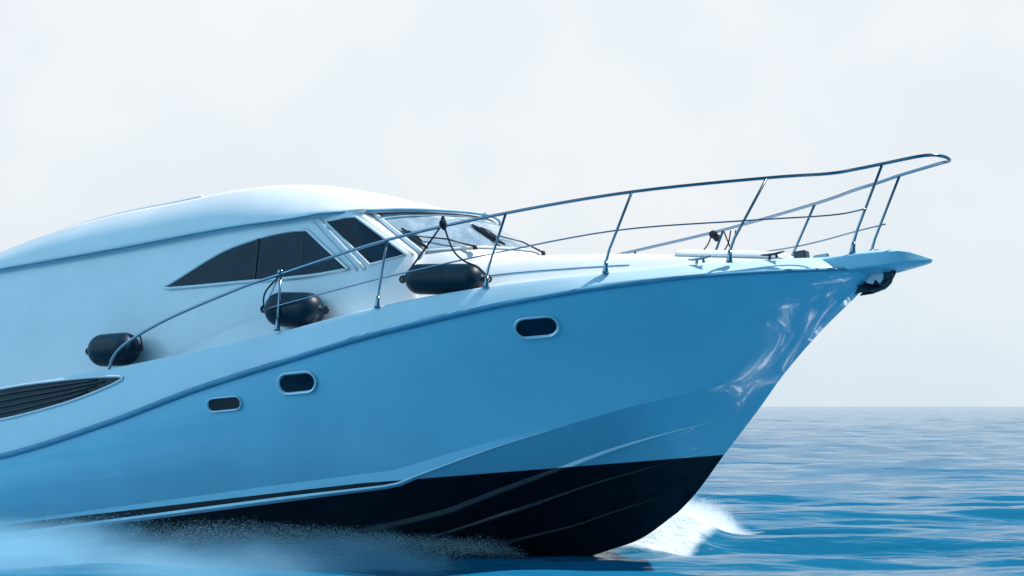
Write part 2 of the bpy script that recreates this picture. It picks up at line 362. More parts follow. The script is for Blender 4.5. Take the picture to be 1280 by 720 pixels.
# ------------------------------------------------------------------ deck and coachroof
Zcrown = pch([(.36, .04), (.1, .09), (-.3, .15), (-.63, .22), (-1.26, .345), (-1.67, .43), (-2.3, .53), (-3.04, .63), (-3.6, .66), (-5, .66), (-9.7, .6), (-10.2, .1), (-11.6, .05)])
def deck_z(x, y):
    b = max(.001, float(B(x)) - (inset(x) + .095) * min(1, float(B(x)) / .5)); t = min(1, abs(y) / b); zc = float(Zc(x)) - .025; zt = max(float(Zcrown(x)), zc)
    H_ = zt - zc
    s = np.interp(t, [0, .3, .5, .62, .70, .78, .86, 1], [1, .96, .87, .76, .60, .18, .05, 0])
    k = min(1, max(0, (-.0 - x) / 1.6))
    s2 = 1 - t * t
    return zc + H_ * (s * k + s2 * (1 - k))
P = []
for x in .34 + (XT + .05 - .34) * g:
    b = float(B(x)) - (inset(x) + .097) * min(1, float(B(x)) / .5)
    P.append([(x, y * b, deck_z(x, y * b)) for y in np.linspace(-1, 1, 61)])
dv, df = grid(P); deck = link('deck', dv, [f[::-1] for f in df], m_gel, yacht); auto(deck, 60)

for s in (-1, 1):
    sy_ = lambda x: (float(B(x)) - inset(x) - .095) * .735
    MB().add(*tube([(x, s * sy_(x), deck_z(x, sy_(x)) + .003) for x in np.linspace(-1.7, -5.6, 50)], .006, 6)).build('deck_seam', m_rub, yacht)
# ------------------------------------------------------------------ cabin
Y0 = lambda x: np.interp(x, [-9, -6, -5, -4.2, -3.82, -3.6], [1.5, 1.5, 1.47, 1.38, 1.26, 1.17])
Ys = lambda x, z: Y0(x) - .3 * (z - .65)
W0 = [(-3.08, 0, .70), (-3.11, .2, .70), (-3.20, .45, .705), (-3.36, .75, .71), (-3.55, .98, .70), (-3.74, 1.155, .695)]
W1 = [(-3.655, 0, 1.18), (-3.67, .18, 1.18), (-3.75, .42, 1.19), (-3.92, .70, 1.20), (-4.12, .90, 1.215), (-4.32, 1.055, 1.215)]
def sside(x0, x1, z0, z1): return (x0, Ys(x0, z0), z0), (x1, Ys(x1, z1), z1)
aft0 = [(-3.80, .688), (-4.19, .62), (-4.39, .617), (-4.8, .622), (-5.4, .68), (-6.0, .745), (-6.7, .80), (-7.3, .82), (-8.2, .82), (-9.7, .80)]
aft1 = [(-4.37, 1.205), (-4.74, 1.21), (-4.92, 1.195), (-5.2, 1.22), (-5.6, 1.25), (-6.1, 1.28), (-6.7, 1.29), (-7.1, 1.3), (-8.0, 1.34), (-9.6, 1.41)]
c0 = W0 + [(x, float(Ys(x, z)), z) for x, z in aft0]
c1 = W1 + [(x, float(Ys(x, z)), z) for x, z in aft1]
def base_pt(p, i):
    x, y, z = p; n = min(1, i / 5)
    xx = x + .10 * (1 - n); yy = y * 1.0 + .10 * n; return (xx, yy, min(z - .05, deck_z(min(xx, .3), yy)) - .05)
cb = [base_pt(p, i) for i, p in enumerate(c0)]
# roof edge: just above the glass
rex = [(-3.60, 0, 1.205), (-3.615, .19, 1.205), (-3.69, .44, 1.21), (-3.86, .73, 1.222), (-4.06, .93, 1.238), (-4.26, 1.09, 1.245)]
aftr = [(-4.33, 1.245), (-4.72, 1.28), (-4.9, 1.285), (-5.2, 1.295), (-5.7, 1.33), (-6.1, 1.345), (-6.7, 1.36), (-7.1, 1.37), (-8.0, 1.40), (-9.6, 1.47)]
c2 = rex + [(x, float(Ys(x, z)) + .02, z) for x, z in aftr]
def both(c): return [(x, -y, z) for x, y, z in c][::-1] + list(c)[1:]
def dens(rowa, n=4): return cr_spline(rowa, n)
rb_, r0_, r1_, r2_ = (dens(both(c)) for c in (cb, c0, c1, c2))
def lerp_rows(a, b, n): return [[p + (q - p) * i / n for p, q in zip(a, b)] for i in range(n + 1)]
lower = lerp_rows(rb_, r0_, 3); upper = lerp_rows([p for p in r0_], r1_, 5)[1:]; top = [r2_]
Vv, Ff = grid(lower + upper + top); n1_ = len(Vv)
Vv = list(Vv)
cabin = link('cabin', Vv, Ff, m_gel, yacht); auto(cabin, 40)
# cabin after bulkhead
e0 = [tuple(q[0]) for q in lower + upper + top]; e1 = [tuple(q[-1]) for q in lower + upper + top]
k_ = len(e0)
Fb = [(i, i + 1, k_ + i + 1, k_ + i) for i in range(k_ - 1)]
link('after_bulkhead', e0 + e1, Fb, m_glass, yacht, smooth=False)

# hardtop roof
crest = pch([(-3.57, 1.215), (-3.8, 1.255), (-4.02, 1.335), (-4.4, 1.49), (-4.8, 1.645), (-5.2, 1.755), (-5.6, 1.81), (-6.04, 1.83), (-6.7, 1.835), (-7.6, 1.86), (-8.4, 1.84), (-9.2, 1.75), (-10.2, 1.56)])
edge = [p for p in rex] + [(x, float(Ys(x, z)) + .035, z) for x, z in aftr[1:]] + [(-9.8, 1.3, 1.48), (-10.0, 1.15, 1.485), (-10.2, .9, 1.49)]
ex = np.array([p[0] for p in edge]); ey = np.array([p[1] for p in edge]); ez = np.array([p[2] for p in edge])
P = []
rxs = np.concatenate([-3.585 - .75 * np.linspace(0, 1, 26) ** 1.8, np.linspace(-4.42, -10.2, 40)])
for x in rxs:
    wy = max(.02, float(np.interp(-x, -ex, ey))) + .03; zz = float(np.interp(-x, -ex, ez)); zt = float(crest(x))
    p = np.interp(x, [-9, -6.2, -5.0, -4.4, -3.6], [10, 8.5, 3.4, 2.4, 2.0])
    rw = [(x - .01, -wy + .05, zz - .035), (x, -wy + .012, zz - .033)]
    for t in np.sin(np.linspace(-1, 1, 45) * math.pi / 2):
        rw.append((x, t * wy, zz + (zt - zz) * (1 - abs(t) ** p) ** (1 / 1.35)))
    rw += [(x, wy - .012, zz - .033), (x - .01, wy - .05, zz - .035)]
    P.append(rw)
rv, rf = grid(P); rv = list(rv); ncol = len(P[0])
rf = [f[::-1] for f in rf]
rf.append(tuple(((len(P) - 1) * ncol + j) for j in range(ncol)))
# underside panel
for i in range(len(P) - 1): rf.append((i * ncol, (i + 1) * ncol, (i + 1) * ncol + ncol - 1, i * ncol + ncol - 1))
roof = link('hardtop_roof', rv, rf, m_gel, yacht); auto(roof, 38)
# raised mouldings along the roof's shoulders and sunroof lid
for s in (-1, 1):
    mb = MB(); pth = []
    for x in np.linspace(-6.5, -9.0, 14):
        y = s * .95; wy = float(np.interp(-x, -ex, ey)) + .03; zz = float(np.interp(-x, -ex, ez)); zt = float(crest(x)); pth.append((x, y, zz + (zt - zz) * (1 - (.95 / wy) ** 9) ** (1 / 1.35) + .008))
    mb.add(*tube(pth, .022, 8, flat=.6)); mb.build('roof_rail', m_gel, yacht)
# gutter tube, added dark to draw the shade under the roof edge
gp = [(p[0] + .012 + .035 * (1 - min(1, p[1] / 1.15)), p[1] + .043 * min(1, p[1] / .9), p[2] - .022) for p in edge[:-3]]
gl = [(x, -y, z) for x, y, z in gp][::-1] + gp[1:]
MB().add(*tube(cr_spline(gl, 4), .013, 8)).build('gutter_shade_line', m_rub, yacht)

# ------------------------------------------------------------------ glazing
def side_patch(name, pts, off, m, parent, s, n=5):
    """window outline in (x, z) laid on the cabin side"""
    loop = pts
    V = [(x, s * (float(Ys(x, z)) + off), z) for x, z in loop]
    F = [tuple(range(len(V))) if s > 0 else tuple(range(len(V)))[::-1]]
    o = link(name, V, F, m, parent, smooth=False)
    return o
def outline(pts, straight=()):
    return pts
def loop_tube(pts, s, off, r, flat=.6):
    P = [(x, s * (float(Ys(x, z)) + off), z) for x, z in pts]; P.append(P[0]); P.append(P[1])
    return tube(P, r, 8, False)
def xz_spl(pts, n=6): return [(float(p[0]), float(p[1])) for p in cr_spline([(x, 0, z) for x, z in pts], n) for p in [(p[0], p[2])]]
quarter = [(-4.385, 1.175), (-3.845, .70), (-4.195, .645), (-4.715, 1.17), (-4.62, 1.185), (-4.5, 1.19)]
topc = xz_spl([(-4.93, 1.13), (-5.15, 1.155), (-5.457, 1.152), (-5.854, 1.105), (-6.12, 1.03), (-6.40, .925), (-6.70, .815)])
botc = xz_spl([(-6.70, .800), (-6.216, .752), (-5.7, .708), (-5.2, .66), (-4.786, .634), (-4.42, .636)])
saloon = topc + botc[1:]
def clip(poly, xa, xb):
    """part of the polygon with xa<=x<=xb (Sutherland-Hodgman)"""
    for sgn, lim in ((1, xa), (-1, -xb)):
        out = []
        for i in range(len(poly)):
            a, b = poly[i - 1], poly[i]; ia, ib = sgn * a[0] >= lim, sgn * b[0] >= lim
            if ia != ib: t = (lim * sgn - a[0]) / (b[0] - a[0]); out.append((lim * sgn, a[1] + t * (b[1] - a[1])))
            if ib: out.append(b)
        poly = out
    return poly
for s in (-1, 1):
    q = side_patch('quarter_window', quarter, .014, m_glass, yacht, s)
    mb = MB().add(*loop_tube(quarter, s, .012, .014)); mb.build('window_frame', m_gel, q)
    for k, (xa, xb) in enumerate(((-4.955, -4.3), (-5.50, -4.985), (-6.8, -5.53))):
        pl_ = clip(saloon, xa, xb)
        o = side_patch('saloon_window', pl_, .014, m_glass, yacht, s)
    mb = MB().add(*loop_tube(saloon, s, .010, .018)); mb.build('window_surround', m_gel, yacht)
    for xm in (-4.97, -5.515):
        zs = [z for x, z in clip(saloon, xm - .01, xm + .01)]; mb = MB()
        mb.add(*box((xm, s * (float(Ys(xm, .9)) + .008), (min(zs) + max(zs)) / 2), (.03, .02, max(zs) - min(zs)), Matrix.Rotation(s * -.29, 3, 'X').inverted() if s > 0 else Matrix.Rotation(-.29, 3, 'X')))
        mb.build('window_mullion', m_dark, yacht, False)
    # white pillars standing proud of the cabin side
    for a0, a1, b0, b1, wd in (((-4.80, 1.215), (-4.255, .615), 0, 0, .022), ((-4.87, 1.20), (-4.335, .615), 0, 0, .018)):
        P = [(x, s * (float(Ys(x, z)) + .012), z) for x, z in [(a0[0] + (a1[0] - a0[0]) * t, a0[1] + (a1[1] - a0[1]) * t) for t in np.linspace(0, 1, 8)]]
        MB().add(*tube(P, wd, 8)).build('window_pillar', m_gel, yacht)
# windscreen: curved glass between the sill and the roof edge
def glass_pt(u, v, off=0.0):
    """u in -1..1 across, v 0..1 up"""
    i = abs(u) * 5; k = min(4, int(i)); t = i - k
    a = [np.array(p, float) for p in W0]; c_ = [np.array(p, float) for p in W1]
    def cs(A):
        A = [A[0] * 1.0] + A; A[0] = A[2] * np.array([1, -1, 1]); A.append(2 * A[-1] - A[-2]); p0, p1, p2, p3 = A[k:k + 4]
        return .5 * (2 * p1 + (p2 - p0) * t + (2 * p0 - 5 * p1 + 4 * p2 - p3) * t * t + (3 * p1 - p0 - 3 * p2 + p3) * t ** 3)
    p = cs(a); q = cs(c_); r = p + (q - p) * v
    n = np.array([.62, .35 * abs(u), .62]); n /= np.linalg.norm(n); r = r + n * off
    return np.array([r[0], r[1] * (1 if u >= 0 else -1), r[2]])
us = np.linspace(-.975, .975, 41)
P = [[glass_pt(u, v, .012 + .02 * math.sin(math.pi * v)) for u in us] for v in np.linspace(.035, .955, 9)]
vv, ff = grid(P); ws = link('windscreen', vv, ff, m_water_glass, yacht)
fr = [glass_pt(u, .035, .018) for u in us]; ft = [glass_pt(u, .955, .014) for u in us]
loop = fr + [glass_pt(.975, v, .02) for v in np.linspace(.1, .9, 6)] + ft[::-1] + [glass_pt(-.975, v, .02) for v in np.linspace(.9, .1, 6)] + [fr[0], fr[1]]
MB().add(*tube(ft, .008, 8)).build('window_seal', m_black, ws)
MB().add(*tube(fr, .012, 8)).build('window_sill', m_gel, ws)
for s in (-1, 1):
    for du, r in ((1.0, .024), (1.045, .02)):
        P = []
        for v in np.linspace(-.03, 1.0, 10):
            p = glass_pt(s * min(1, du), v, .02); 
            if du > 1: p = p + np.array([-.075, s * .055, -.01])
            P.append(p)
        MB().add(*tube(P, r, 8)).build('windscreen_pillar', m_gel, yacht)
# wipers
def wiper(u0, u1, v1, ub, vb0, ub2, vb2):
    root = None; piv = glass_pt(u0, -.02, .05); tip = glass_pt(u1, v1, .06)
    o = MB().add(*tube([piv + np.array([0, 0, -.03]), piv + np.array([.0, 0, .015])], .022, 10)).add(*tube([piv, piv + (tip - piv) * .5 + np.array([.02, 0, .02]), tip], [.010, .008, .006], 8)).build('wiper_arm', m_black, yacht)
    a = glass_pt(ub, vb0, .05); b = glass_pt(ub2, vb2, .05); m_ = (a + b) / 2
    MB().add(*tube([a, m_ * .5 + a * .5, m_, m_ * .5 + b * .5, b], [.010, .022, .027, .022, .010], 8)).add(*tube([a * .75 + b * .25 + np.array([.01, 0, .022]), m_ + np.array([.015, 0, .035]), a * .25 + b * .75 + np.array([.01, 0, .022])], .007, 6)).build('wiper_blade', m_black, o)
wiper(-.62, -.93, .30, -.96, .52, -.95, .03)
wiper(.20, -.34, .28, -.43, .58, -.38, .05)

# ------------------------------------------------------------------ portholes and air intake in the topsides
def hull_frame(x, z, s):
    y = hull_y(x, z); e = .06
    du = np.array([2 * e, hull_y(x + e, z) - hull_y(x - e, z), 0]); dv = np.array([0, hull_y(x, z + e) - hull_y(x, z - e), 2 * e])
    du[1] *= s; dv[1] *= s; du /= np.linalg.norm(du); dv -= du * (dv @ du); dv /= np.linalg.norm(dv); n = np.cross(du, dv)
    if n[1] * s < 0: n = -n
    return np.array([x, s * y, z]), du, dv, n
def stadium(w_, h_, n=12):
    r = h_ / 2; o = []
    for k in range(n + 1): a = -math.pi / 2 + math.pi * k / n; o.append((w_ / 2 - r + r * math.cos(a), r * math.sin(a)))
    for k in range(n + 1): a = math.pi / 2 + math.pi * k / n; o.append((-w_ / 2 + r + r * math.cos(a), r * math.sin(a)))
    return o
def porthole(x, z, s, w_=.43, h_=.225, tilt=-.04, pane_only=False):
    c, du, dv, n = hull_frame(x, z, s); ca, sa = math.cos(tilt), math.sin(tilt); du, dv = du * ca + dv * sa, dv * ca - du * sa
    prof = [(1.0, .000), (.995, .016), (.955, .024), (.90, .022), (.86, .010), (.83, .004)]
    def ring(k, d):
        off = (1 - k) * h_ / 2; return [c + du * p + dv * q + n * d for p, q in stadium(w_ - 2 * off, h_ - 2 * off)]
    rings = [ring(1 - (1 - k) * 1.6, d + .003) for k, d in prof]; rows_ = [r + [r[0]] for r in rings]
    vv, ff = grid(rows_)
    if not pane_only:
        ro = link('porthole', ring(.80, .006), [tuple(range(26))], m_glass, yacht, False)
        fo = link('porthole_frame', vv, ff, m_gsteel if False else m_port, ro)
    else:
        ro = link('hull_vent', ring(.9, .008), [tuple(range(26))], m_dark, yacht, False)
        link('vent_rim', vv, ff, m_port, ro)
m_port, t_, b_ = mat('porthole_trim', (.60, .74, .82), .22, .35); add_bump(t_, b_, 30, .05)
m_lv, t_, b_ = mat('louvre_black', (.02, .035, .05), .4)
for s in (-1, 1):
    porthole(-2.44, -.235, s); porthole(-4.83, -.44, s)
    porthole(-5.66, -.54, s, .40, .15, -.04, True)
    # louvred engine air intake in the aft topside band
    out = [(-9.0, -.02), (-8.4, -.01), (-7.7, -.035), (-7.2, -.07), (-6.92, -.115), (-7.15, -.19), (-7.7, -.28), (-8.4, -.335), (-9.0, -.35)]
    def by(x, z):
        zr, zc = float(Zr(x)), float(Zc(x)); t = np.clip((z - zr) / (zc - zr), 0, 1); return float(B(x)) - .012 - .075 * t ** 1.3
    oo = [(float(p[0]), float(p[2])) for p in cr_spline([(x, 0, z) for x, z in out], 5)]
    ai = link('air_intake', [(x, s * (by(x, z) + .008), z) for x, z in oo], [tuple(range(len(oo)))], m_dark, yacht, False)
    mb = MB()
    lp = [(x, s * (by(x, z) + .008), z) for x, z in oo]; mb.add(*tube(lp + [lp[0], lp[1]], .014, 8, False))
    mb.build('intake_rim', m_gel, ai)
    mb = MB()
    for k in range(1, 5):
        f = k / 5; P = []
        for x in np.linspace(-8.95, -7.15 - .12 * abs(k - 2), 12):
            zt = np.interp(x, [p[0] for p in out[:5]], [p[1] for p in out[:5]]); zb = np.interp(x, [p[0] for p in out[::-1][:4]] + [-6.92], [p[1] for p in out[::-1][:4]] + [-.115]); z = zt + (zb - zt) * f
            P.append((x, s * (by(x, z) + .014), z))
        mb.add(*tube(P, .009, 6))
    mb.build('intake_louvre', m_lv, ai)

# ------------------------------------------------------------------ guard rails
# half breadth / height of the top rail along the boat (starboard); the port one lies a little lower
RS = [(-7.12, 1.90, .0), (-7.05, 1.90, .12), (-6.85, 1.90, .24), (-6.3, 1.90, .40), (-5.41, 1.87, .57), (-4.92, 1.84, .635), (-3.75, 1.75, .775), (-2.57, 1.57, .835), (-1.44, 1.26, .86), (-.32, .80, .835), (.16, .49, .825), (.40, .42, .830), (.62, .36, .843), (.92, .29, .86), (1.05, .22, .858), (1.12, .12, .845), (1.14, 0, .84)]
RP = [(x, -y, z - .075 * max(0, 1 - abs(x + 1.6) / 2.2)) for x, y, z in RS]
rail = cr_spline([(x, -y, z) for x, y, z in RS], 6) + cr_spline([(x, -y, z) for x, y, z in RP], 6)[::-1][1:]
MB().add(*tube(rail, .0155, 12)).build('guard_rail', m_steel, yacht)
MR = [(-5.16, 1.86, .32), (-3.83, 1.75, .425), (-2.76, 1.59, .485), (-1.63, 1.29, .535), (-.54, .88, .475), (.12, .45, .455), (.42, .385, .465)]
for s in (-1, 1):
    MB().add(*tube(cr_spline([(x, s * y, z - (.05 if s > 0 else 0)) for x, y, z in MR], 6), .0075, 8)).build('mid_rail', m_steel, yacht)
ST = [((-5.03, 1.84, .10), (-4.93, 1.84, .635)), ((-3.93, 1.75, .165), (-3.75, 1.75, .775)), ((-2.84, 1.60, .19), (-2.57, 1.57, .835)), ((-1.76, 1.33, .17), (-1.44, 1.26, .86)), ((-.73, .92, .13), (-.32, .80, .835)), ((.24, .35, .10), (.62, .36, .843))]
for s in (-1, 1):
    for k, (a, b) in enumerate(ST):
        a = np.array(a); b = np.array(b)
        if s > 0: b[2] -= .075 * max(0, 1 - abs(b[0] + 1.6) / 2.2)
        a[1] *= s; b[1] *= s; kn = a + np.array([.03 if k < 5 else -.0, 0, .14]) if k else a + (b - a) * .3
        if k == 5: kn = a + np.array([.035, 0, .13])
        o = MB().add(*tube([a, a * .3 + kn * .7, kn * .9 + b * .1, b] if k else [a, kn, b], [.0135, .0135, .0125, .0125] if k else .013, 10)).build('stanchion', m_steel, yacht)
        MB().add(*tube([a + np.array([0, 0, -.01]), a + np.array([.004, 0, .018]), a + (kn - a) * .35, a + (kn - a) * .7], [.034, .026, .021, .018], 12)).build('stanchion_foot', m_steel, o)
    # boarding-gate stanchion top ball and stay
    MB().add(*ball((-4.93, s * 1.84, .655), .032)).build('rail_end', m_steel, yacht)
    MB().add(*tube([(-4.95, s * 1.84, .63), (-5.16, s * 1.86, .30)], .006, 6)).build('rail_stay', m_steel, yacht)

# ------------------------------------------------------------------ bow platform
def platform():
    # plan outline (half), from deck to the blunt nose; the sides are flat and rake inwards towards the underside
    half = [(-.12, .40), (.1, .40), (.3, .395), (.45, .38), (.57, .355), (.64, .33), (.72, .27), (.80, .18), (.85, .09), (.865, 0)]
    top = lambda x: float(np.interp(x, [-.12, .25, .60, .70, .87], [.085, .083, .060, .045, -.035]))
    bot = lambda x: float(np.interp(x, [-.12, .07, .53, .70, .87], [-.05, -.045, -.055, -.052, -.052]))
    plan = [(x, -y) for x, y in half] + [(x, y) for x, y in half[::-1][1:]]
    rings = []
    for sc_, f, dz in ((.0, 1, .028), (.80, 1, .022), (.95, 1, .004), (.985, 1, -.001), (1.0, 1, -.010), (.9995, 1, -.018), (.9665, 0, .018), (.9655, 0, .010), (.955, 0, .001), (.93, 0, -.004), (.5, 0, -.03), (.0, 0, -.04)):
        r = []
        for x, y in plan:
            t, b = top(x), bot(x); z = (t if f else b) + dz * (1 if x < .6 else .5)
            yy = y * sc_
            cx = x if x < .3 else .3 + (x - .3) * ((.55 + .45 * sc_) if f else (.6 + .4 * sc_))
            r.append((cx, yy, z))
        rings.append(r)
    vv, ff = grid(rings); return vv, [q[::-1] for q in ff]
o = link('bow_platform', *platform(), m_plat_shade, yacht); auto(o, 32)
# roller cheeks under the platform
for s in (-1, 1):
    pts = [(.22, -.03), (.50, -.03), (.52, -.09), (.49, -.14), (.43, -.15), (.30, -.11), (.20, -.10)]
    o = link('anchor_roller_cheek', [(x, s * .05, z) for x, z in pts], [tuple(range(len(pts)))], m_dsteel, yacht, False); thick(o, .012, 0)
MB().add(*tube([(.44, -.05, -.095), (.44, .05, -.095)], .035, 16)).build('anchor_roller', m_black, yacht)
# windlass
wl = MB().add(*lathe((-.235, 0, .10), (-.235, 0, .25), [(0, .09), (.012, .085), (.02, .05), (.06, .045), (.07, .075), (.10, .08), (.115, .06), (.125, .02)], 20)).build('windlass', m_dsteel, yacht)
o = bevel(MB().add(*box((-.31, -.02, .185), (.12, .15, .11))).build('windlass_motor', m_dsteel, wl, False), .015)
o = bevel(MB().add(*box((-.13, 0, .155), (.14, .06, .05))).build('chain_stopper', m_steel, yacht, False), .01)
# bow fairlead chute of chain
mb = MB()
for k in range(12):
    x = -.12 + k * .045; 
    mb.add(*tube([(x - .02, -.012, .135), (x + .02, -.012, .133), (x + .02, .012, .133), (x - .02, .012, .135), (x - .02, -.012, .135)], .007, 6))
mb.build('anchor_chain', m_gsteel, yacht)

# ------------------------------------------------------------------ foredeck fittings
P = []
def fp(x, y, dz): return (x, y, float(Zcrown(x)) - .10 * (y / .8) ** 2 + dz)
for x in np.linspace(-.46, -1.36, 16):
    ed = min(1, min(abs(x + .46), abs(x + 1.36)) / .06 + .35)
    wd = .30 + .28 * min(1, (-.5 - x) / .9)
    P.append([fp(x, wd * t, (.012 if abs(t) < .97 else -.01) * (1 if ed > .9 else .7)) for t in (-1.0, -.96, -.7, -.35, 0, .35, .7, .96, 1.0)])
vv, ff = grid(P); o = link('sunpad', vv, [f[::-1] for f in ff], m_deck, yacht); thick(o, .05); bevel(o, .012, 3)
def cleat(x, y, s=1, m=m_steel):
    z = deck_z(x, y) if abs(y) < float(B(x)) - .17 else float(Zc(x))
    mb = MB(); 
    for d in (-.035, .035): mb.add(*tube([(x + d, y, z), (x + d * .8, y, z + .035)], [.016, .010], 8))
    mb.add(*tube([(x - .11, y, z + .050), (x - .06, y, z + .042), (x, y, z + .040), (x + .06, y, z + .042), (x + .11, y, z + .050)], [.006, .011, .012, .011, .006], 8))
    mb.build('mooring_cleat', m, yacht)
for s in (-1, 1): cleat(-.98, s * .98); cleat(-.40, s * .66, m=m_dsteel)
o = MB().add(*lathe((-1.75, .75, deck_z(-1.75, .75) - .01), (-1.75, .75, deck_z(-1.75, .75) + .1), [(0, .05), (.01, .05), (.015, .03), (.045, .028), (.05, .0)], 14)).build('deck_filler', m_dsteel, yacht)

# ------------------------------------------------------------------ anchor (hangs in the roller, a thing of its own)
anc = bpy.data.objects.new('anchor', None); C.objects.link(anc)
anc.matrix_world = Matrix.Translation(Vector(toworld((.35, 0, -.15)))) @ BM
anc.location = toworld((.35, 0, -.15)); anc.rotation_euler = BM.to_euler()
anc['label'] = 'dark steel plough anchor stowed under the bow platform'; anc['category'] = 'anchor'
def al(p): return (p[0] - .35, p[1], p[2] + .15)
# shank: a bent plate; fluke: a folded pair of blades
def plate(pts, y0, t, name, m, parent):
    V = [al((x, y0 - t / 2, z)) for x, z in pts] + [al((x, y0 + t / 2, z)) for x, z in pts]; n = len(pts)
    F = [tuple(range(n)), tuple(range(n, 2 * n))[::-1]] + [(i, n + i, n + (i + 1) % n, (i + 1) % n) for i in range(n)]
    return bevel(link(name, V, F, m, parent, False), .006, 2)
sh = plate([(.25, -.055), (.50, -.05), (.50, -.13), (.475, -.185), (.43, -.222), (.36, -.235), (.30, -.21), (.25, -.15), (.24, -.10)], 0, .04, 'shank', m_dsteel, anc)
for s in (-1, 1):
    V = [al(p) for p in [(.105, s * .02, -.045), (.135, s * .10, -.12), (.20, s * .15, -.19), (.15, s * .10, -.245), (.27, s * .13, -.243), (.41, s * .05, -.222), (.32, 0, -.18), (.20, 0, -.135)]]
    F = [(0, 1, 2, 7), (7, 2, 6), (2, 4, 6), (2, 3, 4), (4, 5, 6)]
    o = link('fluke', V, F, m_dsteel, anc, False); thick(o, .016, 0)
plate([(.27, -.075), (.41, -.072), (.435, -.105), (.42, -.155), (.385, -.19), (.35, -.145), (.325, -.185), (.27, -.165), (.235, -.115)], -.075, .03, 'hinge_plate', m_gsteel, anc)
MB().add(*[tube([al((.365, -.075, -.115)), al((.365, -.04, -.115))], .012, 12)][0]).build('shackle_pin', m_dsteel, anc)

# ------------------------------------------------------------------ fenders and lines
def fender(a, b, r, label, rope=None, group='black fenders lying on the side deck'):
    wa, wb = toworld(a), toworld(b); c_ = (wa + wb) / 2
    e = bpy.data.objects.new('boat_fender', None); C.objects.link(e); e.location = c_
    e['label'] = label; e['category'] = 'fender'; e['group'] = group
    A, Bb = wa - c_, wb - c_; Ln = np.linalg.norm(Bb - A)
    prof = [(0, .022), (.03, .028), (.055, .030)]
    n = 9
    for k in range(n): q = k / (n - 1) * math.pi / 2; prof.append((.05 + r * .95 * (1 - math.cos(q)), max(.032, r * math.sin(q))))
    prof2 = [(Ln - t, q) for t, q in prof][::-1]; body = prof + [(Ln * .5, r * 1.01)] + prof2
    bo = link('body', *lathe(A, Bb, body, 32), m_fend, e)
    for t in (.0, Ln):
        d = (Bb - A) / Ln; p = A + d * t
        u = np.cross(d, [0, 0, 1.]); u /= np.linalg.norm(u); v = np.cross(d, u)
        P = [p + .030 * (math.cos(q) * d + math.sin(q) * v) for q in np.linspace(0, 2 * math.pi, 15)]
        link('eyelet', *tube(P, .011, 8, False), m_black, e)
    if rope:
        for rp in rope:
            P = cr_spline([toworld(p) - c_ for p in rp], 6); link('lanyard', *tube(P, .0085, 8), m_rope, e)
    return e
K = (-3.17, -1.69, .835)
f1a, f1b = (-3.76, -1.52, .418), (-2.86, -1.50, .275)
e = fender(f1a, f1b, .145, 'black fender hung by two lines below the middle of the near rail', rope=[[K, (-3.45, -1.6, .64), f1a], [K, (-3.11, -1.66, .58), (-3.017, -1.64, .46), (-2.92, -1.62, .40), (-2.865, -1.56, .33), f1b]])
kw = toworld(K) - np.array(e.location)
link('hitch_knot', *ball(kw, .036, 1, 1, 1.2), m_rope, e); link('hitch_knot', *ball(kw + np.array([0, 0, .04]), .02, 1, 1, 1.6), m_rope, e)
link('hitch_knot', *ball(kw + np.array([.01, 0, -.035]), .024, 1, 1, 1.2), m_rope, e)
fender((-5.30, -1.66, .36), (-4.57, -1.66, .235), .17, 'black fender lying on the side deck behind the boarding gate stanchion', rope=[[(-4.95, -1.84, .62), (-5.2, -1.75, .5), (-5.30, -1.66, .36)]])
fender((-7.55, -1.72, .25), (-6.85, -1.72, .19), .17, 'black fender furthest aft, on the deck above the dark intake', rope=[[(-6.85, -1.72, .19), (-6.72, -1.84, .19), (-6.68, -1.90, .29)]])
# coil of line on the far rail
coil = bpy.data.objects.new('coiled_line', None); C.objects.link(coil); cp = toworld((-1.55, 1.30, .765)); coil.location = cp
coil['label'] = 'dark line knotted round the far rail with loose ends hanging'; coil['category'] = 'rope'
link('knot', *ball((-.02, 0, .0), .045, 1, 1, 1.0), m_rope, coil); link('knot', *ball((.02, 0, -.035), .042), m_rope, coil)
for dx, ex_, ez_, y_ in ((-.02, -.14, -.19, .01), (.09, .17, -.17, .0), (.17, .10, -.17, .015), (.22, .16, -.16, -.01)):
    link('loose_end', *tube(cr_spline([(dx, y_, .045), ((dx + ex_) / 2 + .01, y_, (ez_) / 2), (ex_, y_, ez_)], 4), .008, 6), m_rope, coil)

# ------------------------------------------------------------------ the sea
def wave(X, Y):
    h = np.zeros_like(X); r2 = np.random.default_rng(3)
    for k in range(46):
        lam = 10 ** r2.uniform(-.5, .62); th = r2.normal(0, .17)         # crests lie nearly across the view
        kx, ky = 2 * math.pi / lam * math.sin(th) * .6, 2 * math.pi / lam * math.cos(th)
        h += .0085 * lam ** .5 * np.sin(kx * X + ky * Y + r2.uniform(0, 6.28) + .8 * np.sin(.21 * X + r2.uniform(0, 6)))
    return h
def hull_dist(X, Y):
    """boat coordinates of a sea point"""
    dx, dy = X - BO[0], Y - BO[1]; a = R(-27); return dx * math.cos(a) + dy * math.sin(a), -dx * math.sin(a) + dy * math.cos(a)
def sm(a, b, x): t = np.clip((x - a) / (b - a), 0, 1); return t * t * (3 - 2 * t)
def rough_noise(X, Y, sc_, seed, stretch=1.0):
    r2 = np.random.default_rng(seed); h = np.zeros_like(X)
    for k in range(30):
        lam = sc_ * 10 ** r2.uniform(-.7, .25); th = r2.uniform(0, 6.28)
        h += lam ** .8 * np.sin(2 * math.pi / lam * (math.cos(th) * X / stretch + math.sin(th) * Y) + r2.uniform(0, 6.28))
    return h / (sc_ ** .8 * 3.0)
